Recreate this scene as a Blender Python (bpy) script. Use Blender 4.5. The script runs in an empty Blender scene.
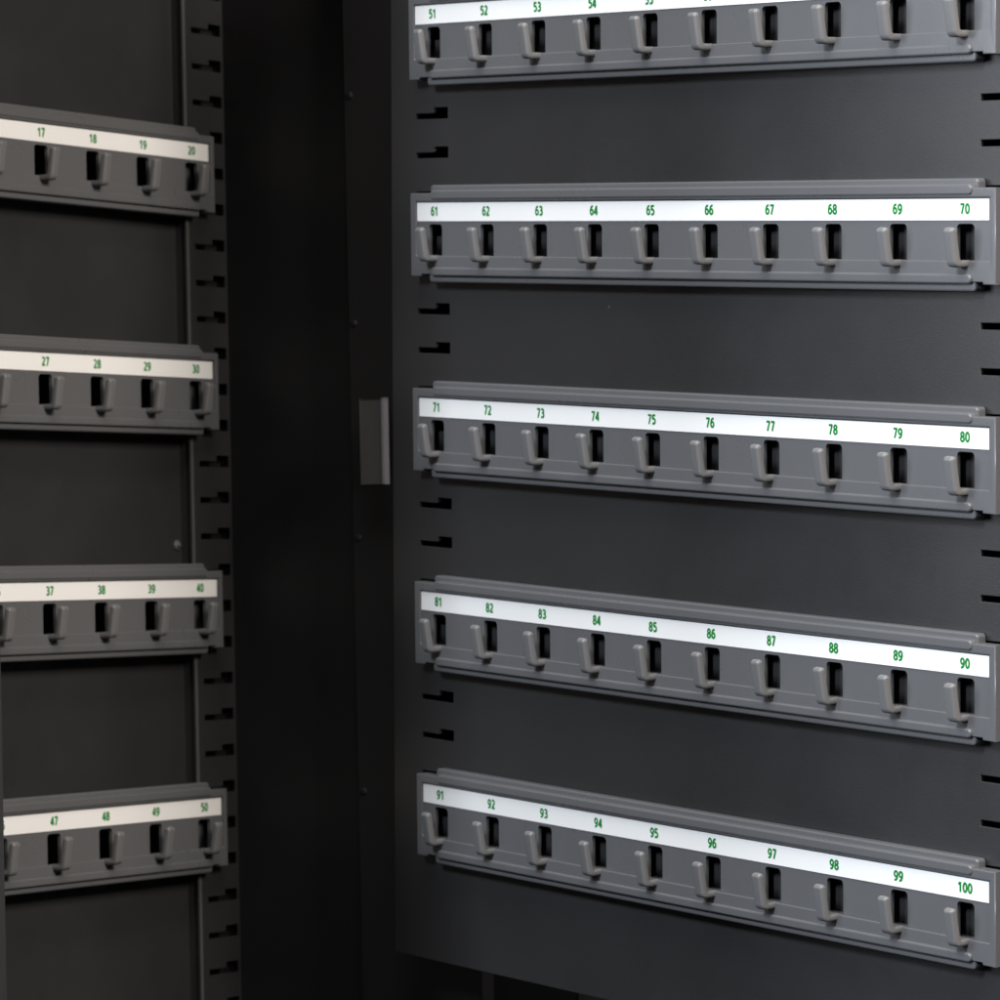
import bpy, bmesh, math, random
from mathutils import Matrix, Vector

C = bpy.context.scene.collection
SC = bpy.context.scene
P = 0.02                    # one slot pitch of the cabinet = 20 mm
S = 2.0766 * P              # hook spacing along a rail
CAM_H = 1.35

# ------------------------------------------------------------------ camera
cam_d = bpy.data.cameras.new('camera')
cam = bpy.data.objects.new('camera', cam_d)
C.objects.link(cam)
cam.location = (0, 0, CAM_H)
cam.rotation_euler = (math.radians(90), 0, 0)
cam_d.sensor_width = 36.0
cam_d.lens = 144.0
cam_d.clip_start = 0.05
cam_d.clip_end = 100
cam_d.dof.use_dof = True
cam_d.dof.focus_distance = 1.80
cam_d.dof.aperture_fstop = 23
SC.camera = cam

# ------------------------------------------------------------------ world (dim room, no sky in the photo)
W = bpy.data.worlds.new('World')
SC.world = W
W.use_nodes = True
bg = W.node_tree.nodes['Background']
bg.inputs['Color'].default_value = (0.75, 0.85, 1.0, 1)
bg.inputs['Strength'].default_value = 0.02

SC.view_settings.view_transform = 'Standard'
SC.view_settings.look = 'None'
SC.view_settings.gamma = 1
SC.view_settings.exposure = 0
SC.render.engine = 'CYCLES'


def area_light(name, loc, target, size, size_y, power, color):
    d = bpy.data.lights.new(name, 'AREA')
    d.shape = 'RECTANGLE'
    d.size, d.size_y, d.energy, d.color = size, size_y, power, color
    o = bpy.data.objects.new(name, d)
    C.objects.link(o)
    o.location = loc
    o.rotation_euler = (Vector(target) - Vector(loc)).to_track_quat('-Z', 'Y').to_euler()
    return o


# warm lamp up on the right, in front of the cabinet
area_light('warm_lamp', (1.1, 0.5, CAM_H + 0.98), (-0.05, 2.1, CAM_H - 0.05), 0.6, 0.6, 48, (1.0, 0.905, 0.81))
# cool key light left of the camera, lights the whole swing panel
area_light('cool_key', (-1.17, 0.0, CAM_H + 1.25), (0.1, 1.9, CAM_H - 0.05), 0.35, 0.5, 67, (0.84, 0.91, 1.0))
# softbox far left, its sheen runs over the outer half of the panel
area_light('softbox', (-1.9, 1.35, CAM_H + 0.5), (0.2, 1.75, CAM_H), 1.0, 1.0, 36, (0.88, 0.93, 1.0))
# overhead softbox, added to brighten the top edges of the rails
area_light('overhead_fill', (-0.15, 1.25, CAM_H + 1.7), (0.15, 1.75, CAM_H), 1.2, 1.2, 40, (1.0, 0.95, 0.89))


# ------------------------------------------------------------------ frames of the two planes
def frame(R, t):
    def w(v):
        return Vector((v[0], v[2], -v[1]))
    c0 = Vector((R[0][0], R[1][0], R[2][0]))
    c1 = Vector((R[0][1], R[1][1], R[2][1]))
    c2 = Vector((R[0][2], R[1][2], R[2][2]))
    e0, e1, e2 = w(c0), w(c2), -w(c1)
    m = Matrix((e0, e1, e2)).transposed().to_4x4()
    m.translation = w(Vector(t)) * P + Vector((0, 0, CAM_H))
    return m


DOOR = frame([[0.63315849, 0.00893974, 0.77397055], [0.0528021, 0.99710504, -0.05471262], [-0.77221905, 0.07550903, 0.63085349]],
             [-1.70067927, -12.34327023, 101.53393825])
CAB = frame([[0.56811898, 0.02127339, -0.82267142], [0.00499072, 0.99955838, 0.02929398], [0.8229313, -0.02074819, 0.56776191]],
            [-8.48006875, -9.59032896, 109.79750322])


# ------------------------------------------------------------------ materials
def nodes_of(m):
    m.use_nodes = True
    nt = m.node_tree
    return nt, nt.nodes, nt.links, nt.nodes['Principled BSDF']


def mat(name, col, rough, spec=0.5, grain=0.0, grain_scale=900, mottle=0.0, dust=0.0, coat=0.0):
    m = bpy.data.materials.new(name)
    nt, N, L, B = nodes_of(m)
    B.inputs['Roughness'].default_value = rough
    B.inputs['Specular IOR Level'].default_value = spec
    B.inputs['Coat Weight'].default_value = coat
    B.inputs['Coat Roughness'].default_value = 0.15
    tc = N.new('ShaderNodeTexCoord')
    last = None
    rgb = N.new('ShaderNodeRGB')
    rgb.outputs[0].default_value = (*col, 1)
    last = rgb.outputs[0]
    if mottle:
        n = N.new('ShaderNodeTexNoise')
        n.inputs['Scale'].default_value = 14
        n.inputs['Detail'].default_value = 8
        n.inputs['Roughness'].default_value = 0.65
        L.new(tc.outputs['Object'], n.inputs['Vector'])
        mr = N.new('ShaderNodeMapRange')
        mr.inputs['From Min'].default_value = 0.3
        mr.inputs['From Max'].default_value = 0.7
        mr.inputs['To Min'].default_value = 1 - mottle
        mr.inputs['To Max'].default_value = 1 + mottle
        L.new(n.outputs['Fac'], mr.inputs['Value'])
        mx = N.new('ShaderNodeVectorMath')
        mx.operation = 'SCALE'
        L.new(last, mx.inputs[0])
        L.new(mr.outputs['Result'], mx.inputs['Scale'])
        last = mx.outputs[0]
        r2 = N.new('ShaderNodeMapRange')
        r2.inputs['From Min'].default_value = 0.3
        r2.inputs['From Max'].default_value = 0.7
        r2.inputs['To Min'].default_value = rough - 0.5 * mottle
        r2.inputs['To Max'].default_value = rough + 0.5 * mottle
        L.new(n.outputs['Fac'], r2.inputs['Value'])
        L.new(r2.outputs['Result'], B.inputs['Roughness'])
    if dust:
        v = N.new('ShaderNodeTexVoronoi')
        v.inputs['Scale'].default_value = 55
        v.inputs['Randomness'].default_value = 1
        L.new(tc.outputs['Object'], v.inputs['Vector'])
        lt = N.new('ShaderNodeMath')
        lt.operation = 'LESS_THAN'
        lt.inputs[1].default_value = 0.035
        L.new(v.outputs['Distance'], lt.inputs[0])
        sep = N.new('ShaderNodeSeparateColor')
        L.new(v.outputs['Color'], sep.inputs[0])
        gt = N.new('ShaderNodeMath')
        gt.operation = 'GREATER_THAN'
        gt.inputs[1].default_value = 1 - dust
        L.new(sep.outputs[0], gt.inputs[0])
        mu = N.new('ShaderNodeMath')
        mu.operation = 'MULTIPLY'
        L.new(lt.outputs[0], mu.inputs[0])
        L.new(gt.outputs[0], mu.inputs[1])
        mu2 = N.new('ShaderNodeMath')
        mu2.operation = 'MULTIPLY'
        mu2.inputs[1].default_value = 0.5
        L.new(mu.outputs[0], mu2.inputs[0])
        mix = N.new('ShaderNodeMix')
        mix.data_type = 'RGBA'
        L.new(mu2.outputs[0], mix.inputs['Factor'])
        L.new(last, mix.inputs['A'])
        mix.inputs['B'].default_value = (0.35, 0.34, 0.33, 1)
        last = mix.outputs['Result']
    L.new(last, B.inputs['Base Color'])
    if grain:
        n2 = N.new('ShaderNodeTexNoise')
        n2.inputs['Scale'].default_value = grain_scale
        n2.inputs['Detail'].default_value = 3
        L.new(tc.outputs['Object'], n2.inputs['Vector'])
        bp = N.new('ShaderNodeBump')
        bp.inputs['Strength'].default_value = grain
        bp.inputs['Distance'].default_value = 0.0004
        L.new(n2.outputs['Fac'], bp.inputs['Height'])
        L.new(bp.outputs['Normal'], B.inputs['Normal'])
    return m


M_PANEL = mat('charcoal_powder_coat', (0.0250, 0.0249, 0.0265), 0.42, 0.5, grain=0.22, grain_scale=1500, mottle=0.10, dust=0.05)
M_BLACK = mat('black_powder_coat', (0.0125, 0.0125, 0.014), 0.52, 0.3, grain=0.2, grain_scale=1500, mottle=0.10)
M_PLASTIC = mat('grey_plastic', (0.108, 0.110, 0.116), 0.28, 0.5, grain=0.06, grain_scale=500, mottle=0.03, dust=0.04)
M_HOOK = mat('grey_hook_plastic', (0.143, 0.144, 0.148), 0.38, 0.55, grain=0.05, grain_scale=500, mottle=0.03)
M_PAPER = mat('white_card', (0.86, 0.86, 0.85), 0.55, 0.3, mottle=0.015)
M_GREEN = mat('green_print', (0.001, 0.21, 0.026), 0.6, 0.2)
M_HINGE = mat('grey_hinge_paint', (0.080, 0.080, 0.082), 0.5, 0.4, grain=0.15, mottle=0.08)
M_STEEL = mat('dull_zinc_steel', (0.23, 0.235, 0.27), 0.4, 0.5, grain=0.2, mottle=0.1)


# ------------------------------------------------------------------ helpers
def add_obj(name, me, material, parent=None, smooth=False):
    if material is not None:
        me.materials.clear()
        me.materials.append(material)
    o = bpy.data.objects.new(name, me)
    C.objects.link(o)
    if parent is not None:
        o.parent = parent
    return o


def empty(name, matrix, label=None, cat=None, group=None):
    o = bpy.data.objects.new(name, None)
    C.objects.link(o)
    o.empty_display_size = 0.02
    o.matrix_world = matrix
    if label:
        o['label'] = label
    if cat:
        o['category'] = cat
    if group:
        o['group'] = group
    return o


def eval_mesh(ob):
    C.objects.link(ob)
    dg = bpy.context.evaluated_depsgraph_get()
    dg.update()
    me = bpy.data.meshes.new_from_object(ob.evaluated_get(dg))
    C.objects.unlink(ob)
    bpy.data.objects.remove(ob)
    return me


def outline_bm(bm, loops, thick, bevel, axes, res=2):
    """2-D loops (first outer, then holes) extruded to a bevelled slab; axes maps (x, y, z) of the curve into local space."""
    cu = bpy.data.curves.new('outline', 'CURVE')
    cu.dimensions = '2D'
    cu.fill_mode = 'BOTH'
    cu.extrude = max(thick / 2 - bevel, 0.0)
    cu.bevel_depth = bevel
    cu.bevel_resolution = res
    cu.offset = -bevel
    for lp in loops:
        s = cu.splines.new('POLY')
        s.points.add(len(lp) - 1)
        for p, q in zip(s.points, lp):
            p.co = (q[0], q[1], 0, 1)
        s.use_cyclic_u = True
    ob = bpy.data.objects.new('outline', cu)
    me = eval_mesh(ob)
    t = bmesh.new()
    t.from_mesh(me)
    for v in t.verts:
        v.co = axes(v.co.x, v.co.y, v.co.z)
    bmesh.ops.remove_doubles(t, verts=t.verts, dist=1e-6)
    bmesh.ops.recalc_face_normals(t, faces=t.faces)
    tmp = bpy.data.meshes.new('tmp')
    t.to_mesh(tmp)
    t.free()
    bm.from_mesh(tmp)
    bpy.data.meshes.remove(tmp)
    bpy.data.meshes.remove(me)
    bpy.data.curves.remove(cu)


def box(bm, u0, u1, v0, v1, n0, n1, bev=0.0, seg=2):
    """box in plane coordinates (u right, v down, n out), given in pitches"""
    t = bmesh.new()
    bmesh.ops.create_cube(t, size=1)
    for v in t.verts:
        v.co = Vector(((u0 + (v.co.x + .5) * (u1 - u0)) * P, -(n0 + (v.co.y + .5) * (n1 - n0)) * P, -(v0 + (v.co.z + .5) * (v1 - v0)) * P))
    if bev:
        bmesh.ops.bevel(t, geom=list(t.edges), offset=bev * P, segments=seg, profile=0.5, affect='EDGES')
    bmesh.ops.recalc_face_normals(t, faces=t.faces)
    tmp = bpy.data.meshes.new('tmp')
    t.to_mesh(tmp)
    t.free()
    bm.from_mesh(tmp)
    bpy.data.meshes.remove(tmp)


def finish(bm, name, smooth_angle=35):
    me = bpy.data.meshes.new(name)
    for f in bm.faces:
        f.smooth = True
    for e in bm.edges:
        e.smooth = not (len(e.link_faces) != 2 or e.calc_face_angle(0) > math.radians(smooth_angle))
    # area-weighted corner normals keep the flat faces flat beside their bevels
    bm.normal_update()
    lim = math.cos(math.radians(smooth_angle + 20))
    area = {f: f.calc_area() for f in bm.faces}
    nrm = []
    for f in bm.faces:
        for l in f.loops:
            n = Vector((0, 0, 0))
            for g in l.vert.link_faces:
                if f.normal.dot(g.normal) > lim:
                    n += g.normal * area[g]
            nrm.append(n.normalized() if n.length > 0 else f.normal.copy())
    bm.to_mesh(me)
    bm.free()
    me.normals_split_custom_set(nrm)
    return me


def slab_axes(ncen):
    return lambda x, y, z: Vector((x, -ncen * P - z, y))


def rrect(u0, u1, v0, v1, r_top, r_bot=0.0, k=5):
    """rectangle with rounded corners as loop, curve coordinates in metres (x=u, y=-v)"""
    pts = []
    def corner(cx, cy, r, a0):
        if r <= 0:
            pts.append((cx * P, -cy * P))
            return
        for i in range(k + 1):
            a = math.radians(a0 + 90 * i / k)
            pts.append(((cx + r * math.cos(a)) * P, -(cy - r * math.sin(a)) * P))
    if r_top:
        corner(u1 - r_top, v0 + r_top, r_top, 0)
        corner(u0 + r_top, v0 + r_top, r_top, 90)
    else:
        pts += [(u1 * P, -v0 * P), (u0 * P, -v0 * P)]
    if r_bot:
        corner(u0 + r_bot, v1 - r_bot, r_bot, 180)
        corner(u1 - r_bot, v1 - r_bot, r_bot, 270)
    else:
        pts += [(u0 * P, -v1 * P), (u1 * P, -v1 * P)]
    return pts


def key_slot(u0, v0):
    """bayonet slot: thin tail at lower left, taller square at right.  u0 = tail start, v0 = top of the square"""
    q = [(u0, v0 + .145), (u0 + .73, v0 + .145), (u0 + .76, v0 + .11), (u0 + .74, v0 + .03), (u0 + .78, v0), (u0 + 1.31, v0), (u0 + 1.31, v0 + .285), (u0, v0 + .285)]
    return [(a * P, -b * P) for a, b in q]


# ------------------------------------------------------------------ the cabinet
SHEET_N = -0.34             # sheet metal face under the rails
cab = empty('key_cabinet', CAB,
            'dark charcoal steel key cabinet standing open with a slotted swing panel', 'key cabinet')

V_TOP, V_BOT = -14.0, 32.0
WALL_L, WALL_R = -20.45, 1.91
DEPTH = 10.92


def sheet(name, loops, ncen, thick, material, parent, bev=0.012):
    bm = bmesh.new()
    outline_bm(bm, loops, thick * P, bev * P, slab_axes(ncen), 1)
    return add_obj(name, finish(bm, name), material, parent)


# right mounting strip with its column of slots, folded back to the rear panel
def strip_bm(u0, u1, tail, fold_left):
    """slotted strip: a lattice of cells with the bayonet slots left open, plus the rounded fold along one edge"""
    us = [u0, tail, tail + .75, tail + 1.30, u1]
    vs, open_a, open_b = [V_TOP + .1], [], []
    for k in range(-13, 31):
        t = k + .345
        vs += [t, t + .155, t + .32]
        open_a.append(t)
        open_b.append(t + .155)
    vs.append(V_BOT - .1)
    n1, n0 = SHEET_N, SHEET_N - .05
    bm = bmesh.new()
    vert = {}

    def V(i, j, n):
        if (i, j, n) not in vert:
            vert[(i, j, n)] = bm.verts.new((us[i] * P, -n * P, -vs[j] * P))
        return vert[(i, j, n)]

    def solid(i, j):
        if not (0 <= i < 4 and 0 <= j < len(vs) - 1):
            return False
        if vs[j] in open_a:
            return i != 2
        if vs[j] in open_b:
            return i not in (1, 2)
        return True
    for i in range(4):
        for j in range(len(vs) - 1):
            if not solid(i, j):
                continue
            bm.faces.new((V(i, j, n1), V(i, j + 1, n1), V(i + 1, j + 1, n1), V(i + 1, j, n1)))
            bm.faces.new((V(i, j, n0), V(i + 1, j, n0), V(i + 1, j + 1, n0), V(i, j + 1, n0)))
            if not solid(i - 1, j):
                bm.faces.new((V(i, j, n1), V(i, j, n0), V(i, j + 1, n0), V(i, j + 1, n1)))
            if not solid(i + 1, j):
                bm.faces.new((V(i + 1, j, n1), V(i + 1, j + 1, n1), V(i + 1, j + 1, n0), V(i + 1, j, n0)))
            if not solid(i, j - 1):
                bm.faces.new((V(i, j, n1), V(i + 1, j, n1), V(i + 1, j, n0), V(i, j, n0)))
            if not solid(i, j + 1):
                bm.faces.new((V(i, j + 1, n1), V(i, j + 1, n0), V(i + 1, j + 1, n0), V(i + 1, j + 1, n1)))
    bmesh.ops.recalc_face_normals(bm, faces=bm.faces)
    if fold_left:
        box(bm, u0 - .12, u0 + .10, V_TOP + .1, V_BOT - .1, -.86, n1 - .003, .075, 4)
    else:
        box(bm, u1 - .10, u1 + .12, V_TOP + .1, V_BOT - .1, -.86, n1 - .003, .075, 4)
    return bm


bm = bmesh.new()
box(bm, .385, WALL_R - .01, V_TOP + .1, V_BOT - .1, -.735, -.715)  # black sheet added behind the strip so its slots stay dark
add_obj('slot_darkener', finish(bm, 'slot_darkener'), M_BLACK, cab)
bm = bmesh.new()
box(bm, .150, .225, V_TOP + .1, V_BOT - .1, SHEET_N - .05, SHEET_N + .012, .02, 3)  # slim lighter slip along the fold, its highlight put into the colour
add_obj('strip_edge_highlight', finish(bm, 'strip_edge_highlight'), M_HINGE, cab)
add_obj('mounting_strip', finish(strip_bm(.28, WALL_R - .004, .525, True), 'mounting_strip'), M_PANEL, cab)
add_obj('mounting_strip', finish(strip_bm(WALL_L + .004, -18.95, -20.30, False), 'mounting_strip'), M_PANEL, cab)

bm = bmesh.new()
box(bm, WALL_L, WALL_R, V_TOP, V_BOT, -.89, -.74)
add_obj('back_panel', finish(bm, 'back_panel'), M_PANEL, cab)
bm = bmesh.new()
box(bm, WALL_R, WALL_R + .15, V_TOP - .15, V_BOT + .15, -.89, DEPTH, .03)
box(bm, WALL_R + .151, WALL_R + 2.2, V_TOP - .15, V_BOT + .15, DEPTH - .6, DEPTH, .03)
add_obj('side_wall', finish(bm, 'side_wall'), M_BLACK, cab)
bm = bmesh.new()
box(bm, WALL_L - .15, WALL_L, V_TOP - .15, V_BOT + .15, -.89, DEPTH, .04)
add_obj('side_wall', finish(bm, 'side_wall'), M_PANEL, cab)
bm = bmesh.new()
box(bm, WALL_L, WALL_R, V_TOP - .15, V_TOP, -.89, DEPTH, .0)
add_obj('top_plate', finish(bm, 'top_plate'), M_PANEL, cab)
bm = bmesh.new()
box(bm, WALL_L, WALL_R, V_BOT, V_BOT + .15, -.89, DEPTH, .0)
add_obj('bottom_plate', finish(bm, 'bottom_plate'), M_PANEL, cab)

# upright post the swing panel hangs from
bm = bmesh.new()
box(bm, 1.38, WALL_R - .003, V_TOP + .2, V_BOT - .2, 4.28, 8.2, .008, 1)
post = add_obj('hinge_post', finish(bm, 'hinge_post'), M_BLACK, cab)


def dome(bm, u, v, n, r, h, axis='n'):
    """pan head screw: disc rising along +n or -u"""
    t = bmesh.new()
    bmesh.ops.create_uvsphere(t, u_segments=16, v_segments=8, radius=1)
    for w in t.verts:
        x, y, z = w.co
        if axis == 'n':
            w.co = Vector(((u + x * r) * P, -(n + z * h) * P, -(v + y * r) * P))
        else:
            w.co = Vector(((u - z * h) * P, -(n + x * r) * P, -(v + y * r) * P))
    tmp = bpy.data.meshes.new('tmp')
    bmesh.ops.recalc_face_normals(t, faces=t.faces)
    t.to_mesh(tmp)
    t.free()
    bm.from_mesh(tmp)
    bpy.data.meshes.remove(tmp)


for vv in (-1.25, 4.95, 10.75, 17.6):
    bm = bmesh.new()
    dome(bm, 1.38, vv, 4.42, .11, .05, 'u')
    add_obj('screw', finish(bm, 'screw'), M_BLACK, post)

# small bolt beside the strip fold
bm = bmesh.new()
dome(bm, -.05, 10.82, -.735, .15, .09, 'n')
dome(bm, -.05, 10.82, -.675, .07, .08, 'n')
add_obj('bolt', finish(bm, 'bolt'), M_HINGE, cab)

# ------------------------------------------------------------------ swing panel: part of the cabinet, its own plane
TO_CAB = CAB.inverted() @ DOOR
Q = SHEET_N
D_R = 22.9
vt, vb = -4.2, 24.47
lt, lb = -2.19, -2.44       # left edge leans a little


def ledge(v):
    return lt + (lb - lt) * (v - 0) / 24.47


slots = []
for k in range(-4, 22):
    slots.append(key_slot(-1.185, k + 0.36))
    slots.append(key_slot(18.835, k + 0.36))
outer = [(D_R * P, -vt * P), (ledge(vt) * P, -vt * P), (ledge(vb) * P, -vb * P), (D_R * P, -vb * P)]
bm = bmesh.new()
outline_bm(bm, [outer] + slots, .10 * P, .02 * P, slab_axes(Q - .05), 2)
panel = add_obj('swing_panel', finish(bm, 'swing_panel'), M_PANEL, cab)
panel.matrix_local = TO_CAB
bm = bmesh.new()            # folded rim and rear sheet close the panel behind its slots
box(bm, -1.85, D_R - .05, vt + .1, vb - .06, -1.33, -1.23)
box(bm, -1.85, -1.77, vt + .1, vb - .06, -1.229, Q - .101)
box(bm, D_R - .13, D_R - .05, vt + .1, vb - .06, -1.229, Q - .101)
box(bm, -1.769, D_R - .131, vb - .14, vb - .06, -1.229, Q - .101)
box(bm, -1.769, D_R - .131, vt + .1, vt + .18, -1.229, Q - .101)
add_obj('rear_sheet', finish(bm, 'rear_sheet'), M_BLACK, panel)
# hinge plate between post and panel
bm = bmesh.new()
box(bm, .42, .60, 7.06, 9.33, 5.28, 5.99, .02, 1)
hp = add_obj('hinge_plate', finish(bm, 'hinge_plate'), M_HINGE, panel)
hp.matrix_local = TO_CAB.inverted()
bm = bmesh.new()
box(bm, .42, .62, 7.06, 9.33, 5.992, 6.05, .02, 2)
edge = add_obj('hinge_edge', finish(bm, 'hinge_edge'), M_STEEL, panel)
edge.matrix_local = TO_CAB.inverted()

bm = bmesh.new()
box(bm, .601, 1.378, 7.5, 9.0, 5.30, 5.45, .02, 1)
arm = add_obj('hinge_arm', finish(bm, 'hinge_arm'), M_BLACK, panel)
arm.matrix_local = TO_CAB.inverted()

# ------------------------------------------------------------------ key rail prototype
U_MID, V_BASE = 9.345, 1.80  # the rail's origin: middle of its lower edge
SP = 2.0766


def rail_body_mesh():
    bm = bmesh.new()
    # plate with the ten slots
    holes = [rrect(k * SP - .26, k * SP + .27, .335, 1.128, .10, .02) for k in range(10)]
    outline_bm(bm, [rrect(-.93, 19.62, -.44, 1.42, 0, 0)] + holes, .12 * P, .014 * P, slab_axes(-.06), 2)
    # raised border around the recess, end plates included
    e = [(-.95, -.46), (19.64, -.46), (19.64, 1.655), (19.26, 1.655), (19.25, 1.60), (18.95, 1.60), (-.22, 1.60), (-.50, 1.60), (-.53, 1.655), (-.95, 1.655)]
    border = [(a * P, -b * P) for a, b in e]
    outline_bm(bm, [border, rrect(-.735, 19.485, -.25, 1.14, .03, .03, 3)], .37 * P, .022 * P, slab_axes(-.135), 2)

    # flanges above and below: a rear ridge and a front ridge each, with rounded ends
    def ridge(u0, u1, v0, v1, n0, n1, r, bev):
        outline_bm(bm, [rrect(u0, u1, v0, v1, r, r, 5)], (n1 - n0) * P, bev * P, slab_axes((n0 + n1) / 2), 4)
    ridge(-.26, 19.01, -.665, -.33, -.33, -.06, .09, .045)
    ridge(-.08, 18.95, -.535, -.300, -.16, .095, .10, .045)
    ridge(-.08, 18.95, 1.425, 1.640, -.16, .115, .10, .045)
    ridge(-.26, 19.01, 1.50, 1.81, -.33, .01, .09, .05)
    for v in bm.verts:
        v.co += Vector((-U_MID * P, 0, V_BASE * P))
    return finish(bm, 'rail_body', 40)


def strip_mesh():
    bm = bmesh.new()
    box(bm, -.715, 19.415, -.215, .25, .0005, .012, .002, 1)
    for v in bm.verts:
        v.co += Vector((-U_MID * P, 0, V_BASE * P))
    return finish(bm, 'number_strip')


def hook_mesh():
    """origin on the plate at the hook's root, u=0 v=1.2"""
    bm = bmesh.new()
    prof = [(-.02, 1.120), (.225, 1.120), (.265, 1.10), (.285, 1.06), (.385, .475), (.415, .425), (.47, .402), (.53, .410), (.57, .45), (.578, .51), (.475, 1.15), (.450, 1.215), (.405, 1.26), (.34, 1.278), (-.02, 1.278)]
    lp = [(a * P, -(b - 1.2) * P) for a, b in prof]
    outline_bm(bm, [lp], .285 * P, .062 * P, lambda x, y, z: Vector((z, -x, y)), 3)
    # gusset below the root
    g = [(.03, 1.26), (.14, 1.26), (.03, 1.35)]
    outline_bm(bm, [[(a * P, -(b - 1.2) * P) for a, b in g]], .09 * P, .008 * P, lambda x, y, z: Vector((z, -x, y)), 1)
    return finish(bm, 'hook', 50)


def smooth_path(p, n=6):
    """Catmull-Rom through the points"""
    q = [p[0]] + p + [p[-1]]
    out = []
    for i in range(1, len(q) - 2):
        for j in range(n):
            t = j / n
            out.append(tuple(.5 * (2 * q[i][c] + (q[i + 1][c] - q[i - 1][c]) * t + (2 * q[i - 1][c] - 5 * q[i][c] + 4 * q[i + 1][c] - q[i + 2][c]) * t * t
                                   + (3 * q[i][c] - q[i - 1][c] - 3 * q[i + 1][c] + q[i + 2][c]) * t ** 3) for c in (0, 1)))
    out.append(p[-1])
    return out


def ring(cx, cy, rx, ry, n=28):
    return [(cx + rx * math.cos(2 * math.pi * i / n), cy + ry * math.sin(2 * math.pi * i / n)) for i in range(n + 1)]


NINE = [(.51, .66), (.49, .40), (.40, .18), (.26, .085), (.10, .08)]
GLYPH = {   # strokes of the condensed figures, height 1
    '0': [ring(.31, .5, .215, .42)],
    '1': [[(.10, .72), (.36, .93)], [(.36, 1.0), (.36, 0)]],
    '2': [smooth_path([(.08, .85), (.26, .925), (.45, .84), (.48, .68), (.38, .46), (.10, .075)]), [(.04, .075), (.57, .075)]],
    '3': [smooth_path([(.08, .88), (.26, .925), (.45, .84), (.46, .66), (.36, .55), (.20, .53)]), smooth_path([(.20, .53), (.40, .49), (.51, .35), (.48, .17), (.32, .08), (.07, .10)])],
    '4': [[(.43, 0), (.43, 1.0)], [(.40, .95), (.07, .27)], [(.03, .275), (.60, .275)]],
    '5': [[(.53, .925), (.13, .925)], [(.155, 1.0), (.13, .52)], smooth_path([(.11, .54), (.30, .59), (.47, .48), (.51, .32), (.46, .15), (.30, .08), (.08, .10)])],
    '6': [ring(.31, .335, .21, .255), smooth_path([(.62 - x, 1 - y) for x, y in NINE])],
    '7': [[(.05, .925), (.57, .925)], [(.51, .95), (.22, 0)]],
    '8': [ring(.31, .735, .185, .19), ring(.31, .29, .215, .215)],
    '9': [ring(.31, .665, .21, .255), smooth_path(NINE)],
}
STROKE = .225


def ribbon(bm, pts, w, y):
    closed = len(pts) > 3 and abs(pts[0][0] - pts[-1][0]) + abs(pts[0][1] - pts[-1][1]) < 1e-6
    n = len(pts)
    L, R = [], []
    for i in range(n):
        a = pts[i - 1] if i else (pts[-2] if closed else pts[0])
        b = pts[i + 1] if i < n - 1 else (pts[1] if closed else pts[-1])
        dx, dz = b[0] - a[0], b[1] - a[1]
        d = math.hypot(dx, dz)
        nx, nz = -dz / d * w / 2, dx / d * w / 2
        L.append(bm.verts.new((pts[i][0] + nx, y, pts[i][1] + nz)))
        R.append(bm.verts.new((pts[i][0] - nx, y, pts[i][1] - nz)))
    for i in range(n - 1):
        bm.faces.new((L[i], L[i + 1], R[i + 1], R[i]))


NUM = {}


def number_mesh(n):
    if n in NUM:
        return NUM[n]
    h = .232 * P
    bm = bmesh.new()
    t = str(n)
    adv = .665
    x0 = -(adv * len(t) - .045) / 2
    lay = 0
    for ch in t:
        for st in GLYPH[ch]:
            ribbon(bm, [((x0 + x) * h, (z - .5) * h) for x, z in st], STROKE * h, -lay * .0006 * P)
            lay += 1
        x0 += adv
    bmesh.ops.recalc_face_normals(bm, faces=bm.faces)
    for f in bm.faces:
        if f.normal.y > 0:
            f.normal_flip()
    me = bpy.data.meshes.new('printed_number')
    bm.to_mesh(me)
    bm.free()
    NUM[n] = me
    return me


BODY, STRIP, HOOK = rail_body_mesh(), strip_mesh(), hook_mesh()
for me, m in ((BODY, M_PLASTIC), (STRIP, M_PAPER), (HOOK, M_HOOK)):
    me.materials.append(m)


def key_rail(plane, u0, v0, first, label, group):
    m = plane @ Matrix.Translation(((u0 + U_MID) * P, 0, -(v0 + V_BASE) * P))
    r = empty('key_rail', m, label, 'key rail', group)
    b = bpy.data.objects.new('rail_body', BODY)
    C.objects.link(b)
    b.parent = r
    s = bpy.data.objects.new('number_strip', STRIP)
    C.objects.link(s)
    s.parent = r
    for k in range(10):
        h = bpy.data.objects.new('hook', HOOK)
        C.objects.link(h)
        h.parent = r
        h.location = ((k * SP - U_MID) * P, 0, (V_BASE - 1.2) * P)
        me = number_mesh(first + k)
        if not me.materials:
            me.materials.append(M_GREEN)
        t = bpy.data.objects.new('printed_number', me)
        C.objects.link(t)
        t.parent = s
        t.location = ((k * SP - U_MID) * P, -.0165 * P, V_BASE * P)
    return r


for i in range(5):
    f = 51 + 10 * i
    where = ['topmost', 'second from the top', 'middle one', 'second from the bottom', 'lowest'][i]
    key_rail(DOOR, 0, 5 * i, f, 'long grey hook rail numbered %d to %d on the swing panel, %s' % (f, f + 9, where), 'grey hook rails on the swing panel')
for i in range(4):
    f = 11 + 10 * i
    where = ['topmost', 'second from the top', 'third from the top', 'lowest'][i]
    key_rail(CAB, -9 * SP, 6 * i, f, 'shaded grey hook rail ending in number %d inside the cabinet, %s' % (f + 9, where), 'grey hook rails inside the cabinet')
